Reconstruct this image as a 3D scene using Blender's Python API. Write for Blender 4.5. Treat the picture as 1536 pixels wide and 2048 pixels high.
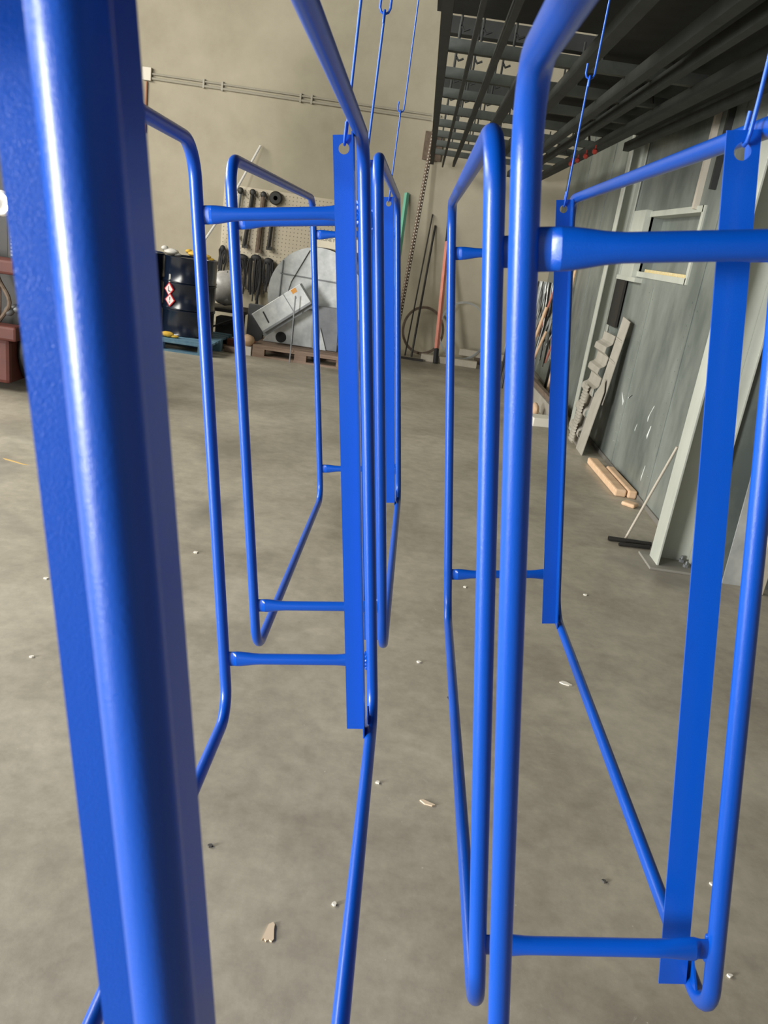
import bpy, bmesh, math, random
from mathutils import Vector, Matrix
random.seed(7)
PI = math.pi
S = bpy.context.scene
COL = S.collection
for o in list(bpy.data.objects): bpy.data.objects.remove(o)

# ---------------------------------------------------------------- camera
EYE = 1.55
cam_d = bpy.data.cameras.new('camera'); cam = bpy.data.objects.new('camera', cam_d); COL.objects.link(cam)
R_ = Vector((0.98931707, 0.04758057, 0.13779635)); U_ = Vector((-0.14577978, 0.32289985, 0.93513846)); F_ = Vector((0, 0.94523636, -0.32638662))
m = Matrix((( R_.x, U_.x, -F_.x, 0), (R_.y, U_.y, -F_.y, 0), (R_.z, U_.z, -F_.z, EYE), (0, 0, 0, 1)))
cam.matrix_world = m
cam_d.sensor_fit = 'VERTICAL'; cam_d.sensor_height = 36.0; cam_d.lens = 1600 / 2048 * 36.0
cam_d.clip_start = 0.02; cam_d.clip_end = 60
cam_d.dof.use_dof = True; cam_d.dof.focus_distance = 2.4; cam_d.dof.aperture_fstop = 14
S.camera = cam

# ---------------------------------------------------------------- light and exposure
S.view_settings.view_transform = 'Standard'; S.view_settings.look = 'None'
S.view_settings.gamma = 1.0; S.view_settings.use_curve_mapping = False
S.view_settings.exposure = 0.0
w = bpy.data.worlds.new('world'); S.world = w; w.use_nodes = True
w.node_tree.nodes['Background'].inputs[0].default_value = (0.80, 0.90, 1.0, 1)
w.node_tree.nodes['Background'].inputs[1].default_value = 0.12
def area(name, loc, target, sx, sy, power, color):
    d = bpy.data.lights.new(name, 'AREA'); d.shape = 'RECTANGLE'; d.size = sx; d.size_y = sy; d.energy = power; d.color = color
    o = bpy.data.objects.new(name, d); COL.objects.link(o); o.location = loc
    o.rotation_euler = (Vector(target) - Vector(loc)).to_track_quat('-Z', 'Y').to_euler()
    return o
area('loading_door_daylight', (-2.6, -5.85, 2.3), (-2.6, 8, 1.2), 4.6, 2.6, 25, (1.0, 0.98, 0.95))
area('side_window_daylight', (-6.85, 4.9, 4.0), (0.5, 5.4, 0.0), 8.5, 1.5, 800, (1.0, 0.97, 0.88))
area('side_door_daylight', (-6.9, -3.0, 1.45), (0.0, -1.2, 1.2), 2.2, 2.7, 1350, (1.0, 0.99, 0.97))

# ---------------------------------------------------------------- materials
def mat(name, col, rough=0.5, metal=0.0, var=0.0, scale=8.0, col2=None, bump=0.0, bscale=60.0, coat=0.0, spec=0.5, emit=None, stretch=None, detail=6.0):
    M = bpy.data.materials.new(name); M.use_nodes = True
    N = M.node_tree; B = N.nodes['Principled BSDF']
    B.inputs['Base Color'].default_value = (*col, 1); B.inputs['Roughness'].default_value = rough
    B.inputs['Metallic'].default_value = metal; B.inputs['Coat Weight'].default_value = coat
    B.inputs['Coat Roughness'].default_value = 0.2
    B.inputs['Specular IOR Level'].default_value = spec
    tc = N.nodes.new('ShaderNodeTexCoord'); src = tc.outputs['Object']
    if stretch:
        mp = N.nodes.new('ShaderNodeMapping'); mp.inputs['Scale'].default_value = stretch
        N.links.new(src, mp.inputs[0]); src = mp.outputs[0]
    if col2 is not None:
        nz = N.nodes.new('ShaderNodeTexNoise'); nz.inputs['Scale'].default_value = scale; nz.inputs['Detail'].default_value = detail
        nz.inputs['Roughness'].default_value = 0.65
        N.links.new(src, nz.inputs['Vector'])
        cr = N.nodes.new('ShaderNodeValToRGB'); cr.color_ramp.elements[0].position = 0.35; cr.color_ramp.elements[1].position = 0.68
        cr.color_ramp.elements[0].color = (*col, 1); cr.color_ramp.elements[1].color = (*col2, 1)
        N.links.new(nz.outputs['Fac'], cr.inputs[0]); N.links.new(cr.outputs[0], B.inputs['Base Color'])
    if bump:
        nb = N.nodes.new('ShaderNodeTexNoise'); nb.inputs['Scale'].default_value = bscale; nb.inputs['Detail'].default_value = 2
        N.links.new(tc.outputs['Object'], nb.inputs['Vector'])
        bp = N.nodes.new('ShaderNodeBump'); bp.inputs['Strength'].default_value = bump; bp.inputs['Distance'].default_value = 0.001
        N.links.new(nb.outputs['Fac'], bp.inputs['Height']); N.links.new(bp.outputs[0], B.inputs['Normal'])
    if emit:
        B.inputs['Emission Color'].default_value = (*emit[0], 1); B.inputs['Emission Strength'].default_value = emit[1]
    return M

def floor_mat():
    M = bpy.data.materials.new('worn_concrete'); M.use_nodes = True
    N = M.node_tree; n = N.nodes; B = n['Principled BSDF']; lk = N.links.new
    tc = n.new('ShaderNodeTexCoord')
    def noise(sc, det=6, ro=0.6, dist=0.0):
        a = n.new('ShaderNodeTexNoise'); a.inputs['Scale'].default_value = sc; a.inputs['Detail'].default_value = det
        a.inputs['Roughness'].default_value = ro; a.inputs['Distortion'].default_value = dist
        lk(tc.outputs['Object'], a.inputs['Vector']); return a
    def ramp(src, p0, c0, p1, c1):
        r = n.new('ShaderNodeValToRGB'); r.color_ramp.elements[0].position = p0; r.color_ramp.elements[1].position = p1
        r.color_ramp.elements[0].color = (*c0, 1); r.color_ramp.elements[1].color = (*c1, 1); lk(src, r.inputs[0]); return r
    base = ramp(noise(1.3, 8, 0.62, 0.4).outputs['Fac'], 0.32, (0.29, 0.258, 0.202), 0.68, (0.48, 0.44, 0.35))
    fine = ramp(noise(14, 8, 0.7).outputs['Fac'], 0.35, (0.78, 0.78, 0.78), 0.68, (1.12, 1.12, 1.12))
    mx = n.new('ShaderNodeMixRGB'); mx.blend_type = 'MULTIPLY'; mx.inputs[0].default_value = 0.75
    lk(base.outputs[0], mx.inputs[1]); lk(fine.outputs[0], mx.inputs[2])
    # pale scuffs: stretched thin streaks
    sc = noise(5.5, 10, 0.75, 2.6)
    scr = ramp(sc.outputs['Fac'], 0.62, (0, 0, 0), 0.74, (1, 1, 1))
    m2 = n.new('ShaderNodeMixRGB'); m2.blend_type = 'MIX'; lk(scr.outputs[0], m2.inputs[0]); lk(mx.outputs[0], m2.inputs[1])
    m2.inputs[2].default_value = (0.45, 0.42, 0.35, 1)
    # small pale grit specks
    vo = n.new('ShaderNodeTexVoronoi'); vo.inputs['Scale'].default_value = 14.0; lk(tc.outputs['Object'], vo.inputs['Vector'])
    vr = ramp(vo.outputs['Distance'], 0.028, (1, 1, 1), 0.040, (0, 0, 0))
    m3 = n.new('ShaderNodeMixRGB'); lk(vr.outputs[0], m3.inputs[0]); lk(m2.outputs[0], m3.inputs[1]); m3.inputs[2].default_value = (0.5, 0.46, 0.38, 1)
    # dark stains
    st = ramp(noise(0.75, 5, 0.55, 0.8).outputs['Fac'], 0.58, (0, 0, 0), 0.75, (1, 1, 1))
    m4 = n.new('ShaderNodeMixRGB'); lk(st.outputs[0], m4.inputs[0]); lk(m3.outputs[0], m4.inputs[1]); m4.inputs[2].default_value = (0.20, 0.186, 0.155, 1)
    lk(m4.outputs[0], B.inputs['Base Color'])
    rr = ramp(noise(3.0, 6).outputs['Fac'], 0.3, (0.36, 0.36, 0.36), 0.7, (0.6, 0.6, 0.6)); lk(rr.outputs[0], B.inputs['Roughness'])
    bp = n.new('ShaderNodeBump'); bp.inputs['Strength'].default_value = 0.15; bp.inputs['Distance'].default_value = 0.004
    lk(noise(22, 6).outputs['Fac'], bp.inputs['Height']); lk(bp.outputs[0], B.inputs['Normal'])
    return M

BLUE = mat('blue_powder_coat', (0.0, 0.075, 0.47), 0.30, 0.0, bump=0.33, bscale=1100, coat=0.35, spec=0.40)
WIREB = mat('blue_coated_wire', (0.015, 0.10, 0.55), 0.35, 0.2)
FLOOR = floor_mat()
WALLB = mat('beige_plaster', (0.37, 0.33, 0.245), 0.85, col2=(0.46, 0.415, 0.315), scale=1.1, bump=0.15, bscale=30)
WALLR = mat('grey_green_steel_panel', (0.115, 0.135, 0.125), 0.40, 0.15, col2=(0.27, 0.295, 0.27), scale=2.0, stretch=(1, 1, 0.45), bump=0.05, bscale=20)  # light and dark patches stand in for mottled metallic reflections
WALLO = mat('plain_grey_wall', (0.12, 0.115, 0.10), 0.9, col2=(0.16, 0.15, 0.13), scale=1.0)
CEIL = mat('dark_roof_sheet', (0.03, 0.031, 0.03), 0.85, col2=(0.04, 0.04, 0.039), scale=3)
DECK = mat('near_black_steel', (0.018, 0.02, 0.018), 0.8, col2=(0.03, 0.032, 0.03), scale=5)  # near-black steel with slight tone variation
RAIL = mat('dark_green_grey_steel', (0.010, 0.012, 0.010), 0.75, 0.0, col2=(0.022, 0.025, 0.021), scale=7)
COLM = mat('pale_green_painted_steel', (0.40, 0.42, 0.37), 0.45, col2=(0.48, 0.50, 0.44), scale=4, stretch=(1, 1, 0.4))
PALEM = mat('pale_strip_steel', (0.55, 0.50, 0.42), 0.45, 0.1)
GALV = mat('galvanised_steel', (0.42, 0.44, 0.44), 0.42, 0.45, col2=(0.62, 0.64, 0.63), scale=6, detail=3)
GALVD = mat('dark_galvanised_steel', (0.20, 0.21, 0.22), 0.5, 0.5, col2=(0.27, 0.28, 0.29), scale=6)
BLACK = mat('black_rubber', (0.018, 0.018, 0.02), 0.6)
DARK = mat('dark_iron', (0.035, 0.033, 0.03), 0.5, 0.4)
NAVY = mat('dark_navy_gloss', (0.006, 0.012, 0.028), 0.22, 0.0, coat=0.5)
PALW = mat('weathered_wood', (0.22, 0.15, 0.11), 0.8, col2=(0.33, 0.24, 0.18), scale=12, stretch=(0.3, 3, 3))
BLPAL = mat('blue_painted_wood', (0.09, 0.20, 0.30), 0.7, col2=(0.16, 0.28, 0.36), scale=14)
PINE = mat('fresh_pine', (0.62, 0.41, 0.25), 0.7, col2=(0.72, 0.51, 0.34), scale=9, stretch=(0.4, 3, 3))
TIMB = mat('pale_timber', (0.42, 0.37, 0.29), 0.75, col2=(0.50, 0.45, 0.36), scale=9)
CREAM = mat('cream_pegboard', (0.60, 0.53, 0.40), 0.7, col2=(0.66, 0.59, 0.46), scale=3)
WHITE = mat('white_plastic', (0.72, 0.70, 0.66), 0.5)
FOAM = mat('white_foam', (0.80, 0.76, 0.66), 0.8)
YEL = mat('yellow_leather', (0.62, 0.36, 0.03), 0.75, col2=(0.78, 0.52, 0.08), scale=20)
REDO = mat('shaded_red_paint', (0.085, 0.020, 0.014), 0.6, col2=(0.12, 0.030, 0.022), scale=6)  # forklift red, darkened in the colour for the shade it stands in
SALM = mat('salmon_paint', (0.60, 0.20, 0.14), 0.6, col2=(0.66, 0.26, 0.19), scale=9)
GREENP = mat('mint_green_paint', (0.16, 0.46, 0.33), 0.6)
RUST = mat('rusty_brown', (0.12, 0.085, 0.06), 0.85, col2=(0.20, 0.15, 0.11), scale=20)
COPPER = mat('copper_brown_pipe', (0.42, 0.20, 0.12), 0.5, 0.2)
ORANGE = mat('orange_tape', (0.75, 0.33, 0.06), 0.6)
PINK = mat('label_white', (0.80, 0.74, 0.74), 0.5)
LRED = mat('label_red', (0.62, 0.04, 0.05), 0.5)
PIPEM = mat('grey_conduit', (0.38, 0.35, 0.28), 0.5)
CORR = mat('dusty_grey_sheet', (0.34, 0.32, 0.27), 0.6, 0.1, col2=(0.43, 0.40, 0.35), scale=5)
LAMP = mat('lit_lamp', (1, 1, 1), 0.4, emit=((1.0, 0.98, 0.95), 30.0))
BAG = mat('grey_film_wrap', (0.42, 0.40, 0.38), 0.35, col2=(0.62, 0.60, 0.57), scale=8)
CHIP = mat('cream_paint_chip', (0.72, 0.58, 0.42), 0.7)
CHIPD = mat('dark_grit', (0.08, 0.075, 0.07), 0.8)
YMARK = mat('faded_yellow_floor_paint', (0.62, 0.42, 0.15), 0.8)
REDL = mat('red_plastic', (0.30, 0.03, 0.02), 0.5)

# ---------------------------------------------------------------- mesh helpers
class MB:
    def __init__(s): s.v = []; s.f = []; s.sm = []; s.split = None
    def add(s, vs, fs, smooth=False, M=None):
        k = len(s.v); s.v += [tuple((M @ Vector(v)) if M else v) for v in vs]
        s.f += [tuple(i + k for i in f) for f in fs]; s.sm += [smooth] * len(fs); return s
    def box(s, x0, x1, y0, y1, z0, z1, M=None):
        vs = [(x, y, z) for x in (x0, x1) for y in (y0, y1) for z in (z0, z1)]
        return s.add(vs, [(0, 1, 3, 2), (4, 6, 7, 5), (0, 4, 5, 1), (2, 3, 7, 6), (0, 2, 6, 4), (1, 5, 7, 3)], False, M)
    def prism(s, poly, d0, d1, axis='y', M=None, smooth=False):
        n = len(poly)
        def P(a, b, d): return {'y': (a, d, b), 'x': (d, a, b), 'z': (a, b, d)}[axis]
        vs = [P(a, b, d0) for a, b in poly] + [P(a, b, d1) for a, b in poly]
        fs = [(i, (i + 1) % n, n + (i + 1) % n, n + i) for i in range(n)]
        s.add(vs, fs, smooth, M); k = len(s.v) - 2 * n
        s.f += [tuple(k + i for i in range(n))[::-1], tuple(k + n + i for i in range(n))]; s.sm += [False, False]
        return s
    def tube(s, pts, r, seg=12, closed=False, smooth=True, caps=True, M=None, radii=None):
        P = [Vector(p) for p in pts]; n = len(P); vs = []; fs = []
        up = None
        for i, p in enumerate(P):
            a = P[(i - 1) % n] if (closed or i > 0) else P[i]; b = P[(i + 1) % n] if (closed or i < n - 1) else P[i]
            t = (b - a).normalized()
            if up is None:
                up = Vector((0, 0, 1)) if abs(t.z) < 0.8 else Vector((1, 0, 0))
            up = (up - t * up.dot(t)).normalized(); side = t.cross(up)
            rr = radii[i] if radii else (r, r)
            for k in range(seg):
                an = 2 * PI * k / seg; vs.append(tuple(p + up * (math.cos(an) * rr[0]) + side * (math.sin(an) * rr[1])))
        rg = n if closed else n - 1
        for i in range(rg):
            j = (i + 1) % n
            for k in range(seg):
                l = (k + 1) % seg; fs.append((i * seg + k, i * seg + l, j * seg + l, j * seg + k))
        s.add(vs, fs, smooth, M)
        if caps and not closed:
            k0 = len(s.v) - n * seg
            s.f += [tuple(k0 + i for i in range(seg))[::-1], tuple(k0 + (n - 1) * seg + i for i in range(seg))]; s.sm += [False, False]
        return s
    def lathe(s, prof, c, seg=32, M=None):
        n = len(prof); vs = []; fs = []
        for k in range(seg):
            an = 2 * PI * k / seg
            for r, z in prof: vs.append((c[0] + r * math.cos(an), c[1] + r * math.sin(an), c[2] + z))
        for k in range(seg):
            l = (k + 1) % seg
            for i in range(n - 1): fs.append((k * n + i, l * n + i, l * n + i + 1, k * n + i + 1))
        s.add(vs, fs, True, M)
        k0 = len(s.v) - n * seg
        s.f += [tuple(k0 + k * n for k in range(seg))[::-1], tuple(k0 + k * n + n - 1 for k in range(seg))]; s.sm += [False, False]
        return s
    def ball(s, c, r, sx=1, sy=1, sz=1, seg=14, rough=0.0):
        vs = []; fs = []; rg = seg // 2
        for i in range(rg + 1):
            th = PI * i / rg
            for k in range(seg):
                ph = 2 * PI * k / seg; q = r * (1 + random.uniform(-rough, rough))
                vs.append((c[0] + sx * q * math.sin(th) * math.cos(ph), c[1] + sy * q * math.sin(th) * math.sin(ph), c[2] + sz * q * math.cos(th)))
        for i in range(rg):
            for k in range(seg):
                l = (k + 1) % seg; fs.append((i * seg + k, i * seg + l, (i + 1) * seg + l, (i + 1) * seg + k))
        return s.add(vs, fs, True)
    def build(s, name, material, parent=None, bevel=0.0, second=None, **tags):
        me = bpy.data.meshes.new(name); me.from_pydata(s.v, [], s.f)
        if s.split is not None:
            for p in me.polygons: p.material_index = 1 if p.index >= s.split else 0
        bm = bmesh.new(); bm.from_mesh(me); bmesh.ops.remove_doubles(bm, verts=bm.verts, dist=1e-6)
        bmesh.ops.recalc_face_normals(bm, faces=bm.faces); bm.to_mesh(me); bm.free()
        if any(s.sm):
            for p in me.polygons: p.use_smooth = True
            me.set_sharp_from_angle(angle=math.radians(38))
        o = bpy.data.objects.new(name, me); COL.objects.link(o); me.materials.append(material)
        if second: me.materials.append(second)
        if parent: o.parent = parent
        if bevel:
            b = o.modifiers.new('bevel', 'BEVEL'); b.width = bevel; b.segments = 2; b.limit_method = 'ANGLE'
        for k, v in tags.items(): o[k] = v
        return o
def thing(name, label, cat, loc=(0, 0, 0), rz=0.0, group=None):
    o = bpy.data.objects.new(name, None); COL.objects.link(o); o.location = loc; o.rotation_euler = (0, 0, rz)
    o.empty_display_size = 0.05; o['label'] = label; o['category'] = cat
    if group: o['group'] = group
    return o
def tag(o, label, cat, group=None, kind=None):
    o['label'] = label; o['category'] = cat
    if group: o['group'] = group
    if kind: o['kind'] = kind
    return o
def struct(name, mb, material, bevel=0.0):
    o = mb.build(name, material, None, bevel); o['kind'] = 'structure'; return o
def basis(o, x, y, z):      # matrix from origin and axes
    x, y, z = Vector(x), Vector(y), Vector(z)
    return Matrix(((x.x, y.x, z.x, o[0]), (x.y, y.y, z.y, o[1]), (x.z, y.z, z.z, o[2]), (0, 0, 0, 1)))

# ---------------------------------------------------------------- the setting
XR, YB, XL, YF, ZC = 1.80, 11.80, -7.0, -6.0, 6.0
struct('floor', MB().box(XL - 0.2, 4.2, YF - 0.2, YB + 0.2, -0.1, 0), FLOOR)
struct('wall_back', MB().box(XL, 4.2, YB, YB + 0.2, 0, ZC), WALLB)
struct('ceiling', MB().box(XL - 0.2, 4.2, YF - 0.2, YB + 0.2, ZC, ZC + 0.1), CEIL)
lw = MB().box(XL - 0.2, XL, YF, -4.3, 0, ZC).box(XL - 0.2, XL, -4.3, -1.7, 2.9, ZC).box(XL - 0.2, XL, -1.7, YB, 0, 2.1).box(XL - 0.2, XL, -1.7, YB, 5.1, ZC).box(XL - 0.2, XL, -1.7, 0.6, 2.1, 5.1).box(XL - 0.2, XL, 9.8, YB, 2.1, 5.1)
struct('wall_left', lw, WALLO)
fw = MB().box(XL, -5.0, YF - 0.2, YF, 0, ZC).box(-0.2, 4.2, YF - 0.2, YF, 0, ZC).box(-5.0, -0.2, YF - 0.2, YF, 4.4, ZC)
struct('wall_front', fw, WALLO)
# right wall: riveted steel panels with a recessed opening
wy0, wy1, wz0, wz1 = 5.72, 7.02, 1.53, 1.98
wr = MB()
wr.box(XR, XR + 0.3, 4.26, wy0, 0, ZC).box(XR + 0.3, 4.2, 4.26, 4.46, 0, ZC).box(XR, XR + 0.3, wy1, YB, 0, ZC).box(XR, XR + 0.3, wy0, wy1, 0, wz0).box(XR, XR + 0.3, wy0, wy1, wz1, ZC)
struct('wall_right', wr, WALLR)
struct('wall_side', MB().box(4.0, 4.2, YF, 4.26, 0, ZC), WALLO)
w1 = MB().box(XR + 0.10, XR + 0.12, wy0, wy1, wz0, wz1)
wo = struct('window_1', w1, WALLR)
MB().box(XR - 0.012, XR + 0.10, wy0 - 0.03, wy0 + 0.02, wz0 - 0.03, wz1 + 0.03).box(XR - 0.012, XR + 0.10, wy0, wy1, wz0 - 0.03, wz0 + 0.012).box(XR - 0.012, XR + 0.1, wy0, wy1, wz1 - 0.012, wz1 + 0.03).build('window_frame', COLM, wo)
MB().box(XR + 0.02, XR + 0.10, wy0 + 0.02, wy0 + 0.045, wz0 + 0.02, wz1).box(XR + 0.02, XR + 0.10, wy0 + 0.02, wy1 - 0.1, wz0 + 0.012, wz0 + 0.035).build('window_seal', mat('yellowed_sealant', (0.55, 0.42, 0.14), 0.8, col2=(0.62, 0.55, 0.38), scale=40), wo)
MB().box(XR - 0.05, XR + 0.02, 7.02, 7.42, 1.49, 2.02).box(XR - 0.06, XR + 0.0, 6.85, 7.50, 1.455, 1.49).build('window_sill', COLM, wo)
# panel seams and rivets
for n, (y, rz) in enumerate([(6.48, 1), (5.42, 1), (7.55, 0), (9.0, 0), (10.3, 0)]):
    t = MB().box(XR - 0.006, XR, y - 0.012, y + 0.012, 0.02, 1.44 if y in (6.48,) else 3.9)
    if rz:
        for k in range(26):
            z = 0.20 + k * 0.075
            if z > 1.42: break
            t.ball((XR - 0.001, y + 0.075, z), 0.007, 0.7, 1, 1, 8)
            if k % 3 == 0: t.ball((XR - 0.001, y - 0.06, z + 0.03), 0.006, 0.7, 1, 1, 8)
    struct('trim_%d' % (n + 1), t, WALLR)
# pale upright strip with its shadow beside it modelled as a dark strip
o = struct('trim_7', MB().box(XR - 0.035, XR, 5.86, 5.905, 1.99, 3.6), PALEM)
struct('trim_8', MB().box(XR - 0.04, XR, 5.60, 5.63, 2.1, 3.6), DECK)
struct('baseboard_right', MB().box(XR - 0.012, XR, 4.26, YB, 0, 0.035), mat('grimy_base', (0.16, 0.15, 0.13), 0.9))

t = MB()
for (y, z, dy, dz, w_) in ((6.55, 0.50, 0.10, 0.09, 0.012), (6.42, 0.58, -0.10, 0.05, 0.012), (5.80, 0.53, -0.07, 0.13, 0.016), (5.72, 0.42, -0.03, 0.10, 0.020), (5.62, 0.13, -0.02, 0.12, 0.010), (6.05, 0.40, -0.02, 0.06, 0.008)):
    t.prism([(y, z), (y + w_, z + dz * 0.2), (y + dy + w_ * 0.5, z + dz), (y + dy, z + dz), (y - w_ * 0.6, z + dz * 0.4)], XR - 0.0015, XR, 'x')
struct('trim_9', t, mat('white_paint_smear', (0.72, 0.75, 0.74), 0.6))
# standing columns on the right wall
def column(x, y, fl, depth, h, label, plate=True):
    t = thing('steel_column', label, 'column', (x, y, 0))
    c = MB()  # H section: flanges parallel to x-z plane, web between
    c.box(0, 0.012, -fl / 2, fl / 2, 0.012, h).box(depth - 0.012, depth, -fl / 2, fl / 2, 0.012, h).box(0.012, depth - 0.012, fl / 2 - 0.012, fl / 2, 0.012, h)
    c.build('column_shaft', COLM, t, 0.002)
    if plate:
        MB().box(-0.05, depth + 0.0, -fl / 2 - 0.05, fl / 2 + 0.05, 0, 0.014).build('base_plate', mat('grey_base_plate', (0.24, 0.23, 0.20), 0.7), t, 0.002)
        for yy in (-fl / 2 - 0.0, fl / 2 + 0.0):
            b = MB().tube([(depth - 0.06, yy * 0.5, 0.014), (depth - 0.06, yy * 0.5, 0.03)], 0.016, 6, smooth=False).tube([(depth - 0.06, yy * 0.55, 0.03), (depth - 0.06, yy * 0.55, 0.05)], 0.007, 10)
            b.build('anchor_bolt', GALVD, t)
    return t
column(1.56, 4.305, 0.15, 0.235, 5.9, 'pale green steel column with bolted base plate, right of the thin leaning rod')
column(1.66, 7.66, 0.12, 0.135, 5.9, 'slim pale green column standing left of the corrugated sheets', plate=False)

# ---------------------------------------------------------------- overhead conveyor structure
ov = thing('overhead_conveyor', 'dark overhead conveyor grid of rails and cross beams, upper right below the roof', 'conveyor', (0, 0, 2.5))
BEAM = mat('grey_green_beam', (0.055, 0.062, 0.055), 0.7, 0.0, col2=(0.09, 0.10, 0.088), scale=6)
def ovb(name, x0, x1, y0, y1, z0, z1, mt=RAIL): return MB().box(x0, x1, y0, y1, z0, z1).build(name, mt, ov)
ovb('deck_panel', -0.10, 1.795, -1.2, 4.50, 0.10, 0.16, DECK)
ovb('deck_panel', 0.80, 1.795, 4.5, 7.6, 0.126, 0.15, DECK)  # solid sheet added to keep light off the upper right wall
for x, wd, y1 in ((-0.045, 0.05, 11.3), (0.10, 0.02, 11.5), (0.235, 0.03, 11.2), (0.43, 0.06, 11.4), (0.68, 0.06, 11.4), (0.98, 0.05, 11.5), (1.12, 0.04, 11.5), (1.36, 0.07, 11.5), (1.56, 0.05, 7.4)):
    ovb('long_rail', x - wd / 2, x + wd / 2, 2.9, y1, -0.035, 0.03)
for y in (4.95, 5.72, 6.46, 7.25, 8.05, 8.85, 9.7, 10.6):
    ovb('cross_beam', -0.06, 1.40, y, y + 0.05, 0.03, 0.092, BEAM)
for y in (4.95, 5.72, 6.46, 7.25, 8.05, 8.85, 9.7):
    for x in (0.03, 0.15, 0.33, 0.54, 0.82, 1.2):
        k = MB().tube([(x, y + 0.02, 0.092), (x, y + 0.02, 0.34)], 0.007, 6).tube([(x, y + 0.02, 0.16), (x + 0.02, y + 0.02, 0.135), (x + 0.05, y + 0.02, 0.15)], 0.007, 6)
        k.build('hanger_rod', DECK, ov)
ovb('upper_beam', -0.08, 1.795, 9.0, 9.1, 0.5, 0.62, DECK)
ovb('upper_beam', -0.08, 1.795, 6.0, 6.1, 0.34, 0.44, DECK)
for y in (5.6, 6.5, 7.6, 8.8):
    MB().tube([(1.28, y, 0.03), (1.26, y, 0.10), (1.22, y, 0.13), (1.18, y, 0.10)], 0.010, 8).ball((1.22, y, 0.06), 0.03, 1, 1, 1, 10).build('trolley_hook', DARK, ov)
for k, (y) in enumerate((7.35, 7.75, 8.15, 8.5)):
    o = MB().ball((0, 0, 0), 0.03, 0.8, 1.4, 0.8, 10).tube([(0, 0, 0.02), (0, 0, 0.05)], 0.006, 6).build('warning_flag', REDL)
    o.location = (1.30, y, 2.425)
    tag(o, ['nearest of four small red tags under the dark overhead rail', 'second nearest of four red tags under the overhead rail', 'third of four red tags under the overhead rail', 'farthest of four small red tags under the dark overhead rail'][k], 'tag', 'red tags under the overhead rail')
# vertical drop and plate near the wall
o = MB().box(-0.19, 0.06, YB - 0.05, YB, 2.55, 2.90).build('wall_plate', RUST, None, 0.003)
tag(o, 'dark brown plate fixed to the back wall behind the perforated bar top', 'plate')
# monorails that carry the hanging racks
def monorail(x, z, y0, y1, label):
    t = thing('hanging_monorail', label, 'rail', (x, 0, z))
    MB().box(-0.02, 0.02, y0, y1, 0, 0.004).box(-0.003, 0.003, y0, y1, 0.004, 0.07).box(-0.02, 0.02, y0, y1, 0.07, 0.075).build('rail_beam', RAIL, t)
    return t
mra = monorail(-0.14, 3.0, 0.1, 3.5, 'monorail above the two left blue racks')
MB().box(-0.01, 0.01, 0.2, 0.22, 0.075, 3.0).build('drop_rod', RAIL, mra)
MB().box(-0.01, 0.01, 3.3, 3.32, 0.075, 3.0).build('drop_rod', RAIL, mra)
mrb = monorail(0.36, 2.515, -1.0, 2.7, 'monorail above the two right blue racks')

# ---------------------------------------------------------------- the blue racks
RW, RL, RH, RA, RG = 0.3261, 1.3722, 1.1898, 0.0654, 0.0114
TR = 0.0124; BR = 0.068
POSE = [((-0.2813, 0.2022, 0.5376), (0.0010, -0.1512, -0.037), (0.0039, -0.0017, 0.0424)),
        ((-0.273, 1.8501, 0.48), (-0.0015, -0.1477, -0.016), (0.0076, 0.0004, 0.0026)),
        ((0.2448, 0.9057, 0.5014), (-0.0006, -0.1611, -0.0179), (0.0096, 0.0018, 0.069)),
        ((0.2478, -0.6857, 0.5134), (-0.0009, -0.1582, -0.0045), (-0.0025, 0.0, -0.0065))]
RLAB = ['blue tubular steel rack hanging at left, its near angle post filling the left edge',
        'farther blue tubular rack hanging behind the left one, in line with it',
        'blue tubular rack hanging right of centre, whole angle post with hole at its near end',
        'nearest blue rack at upper right, thick tube bending towards the viewer at the top']
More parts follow.
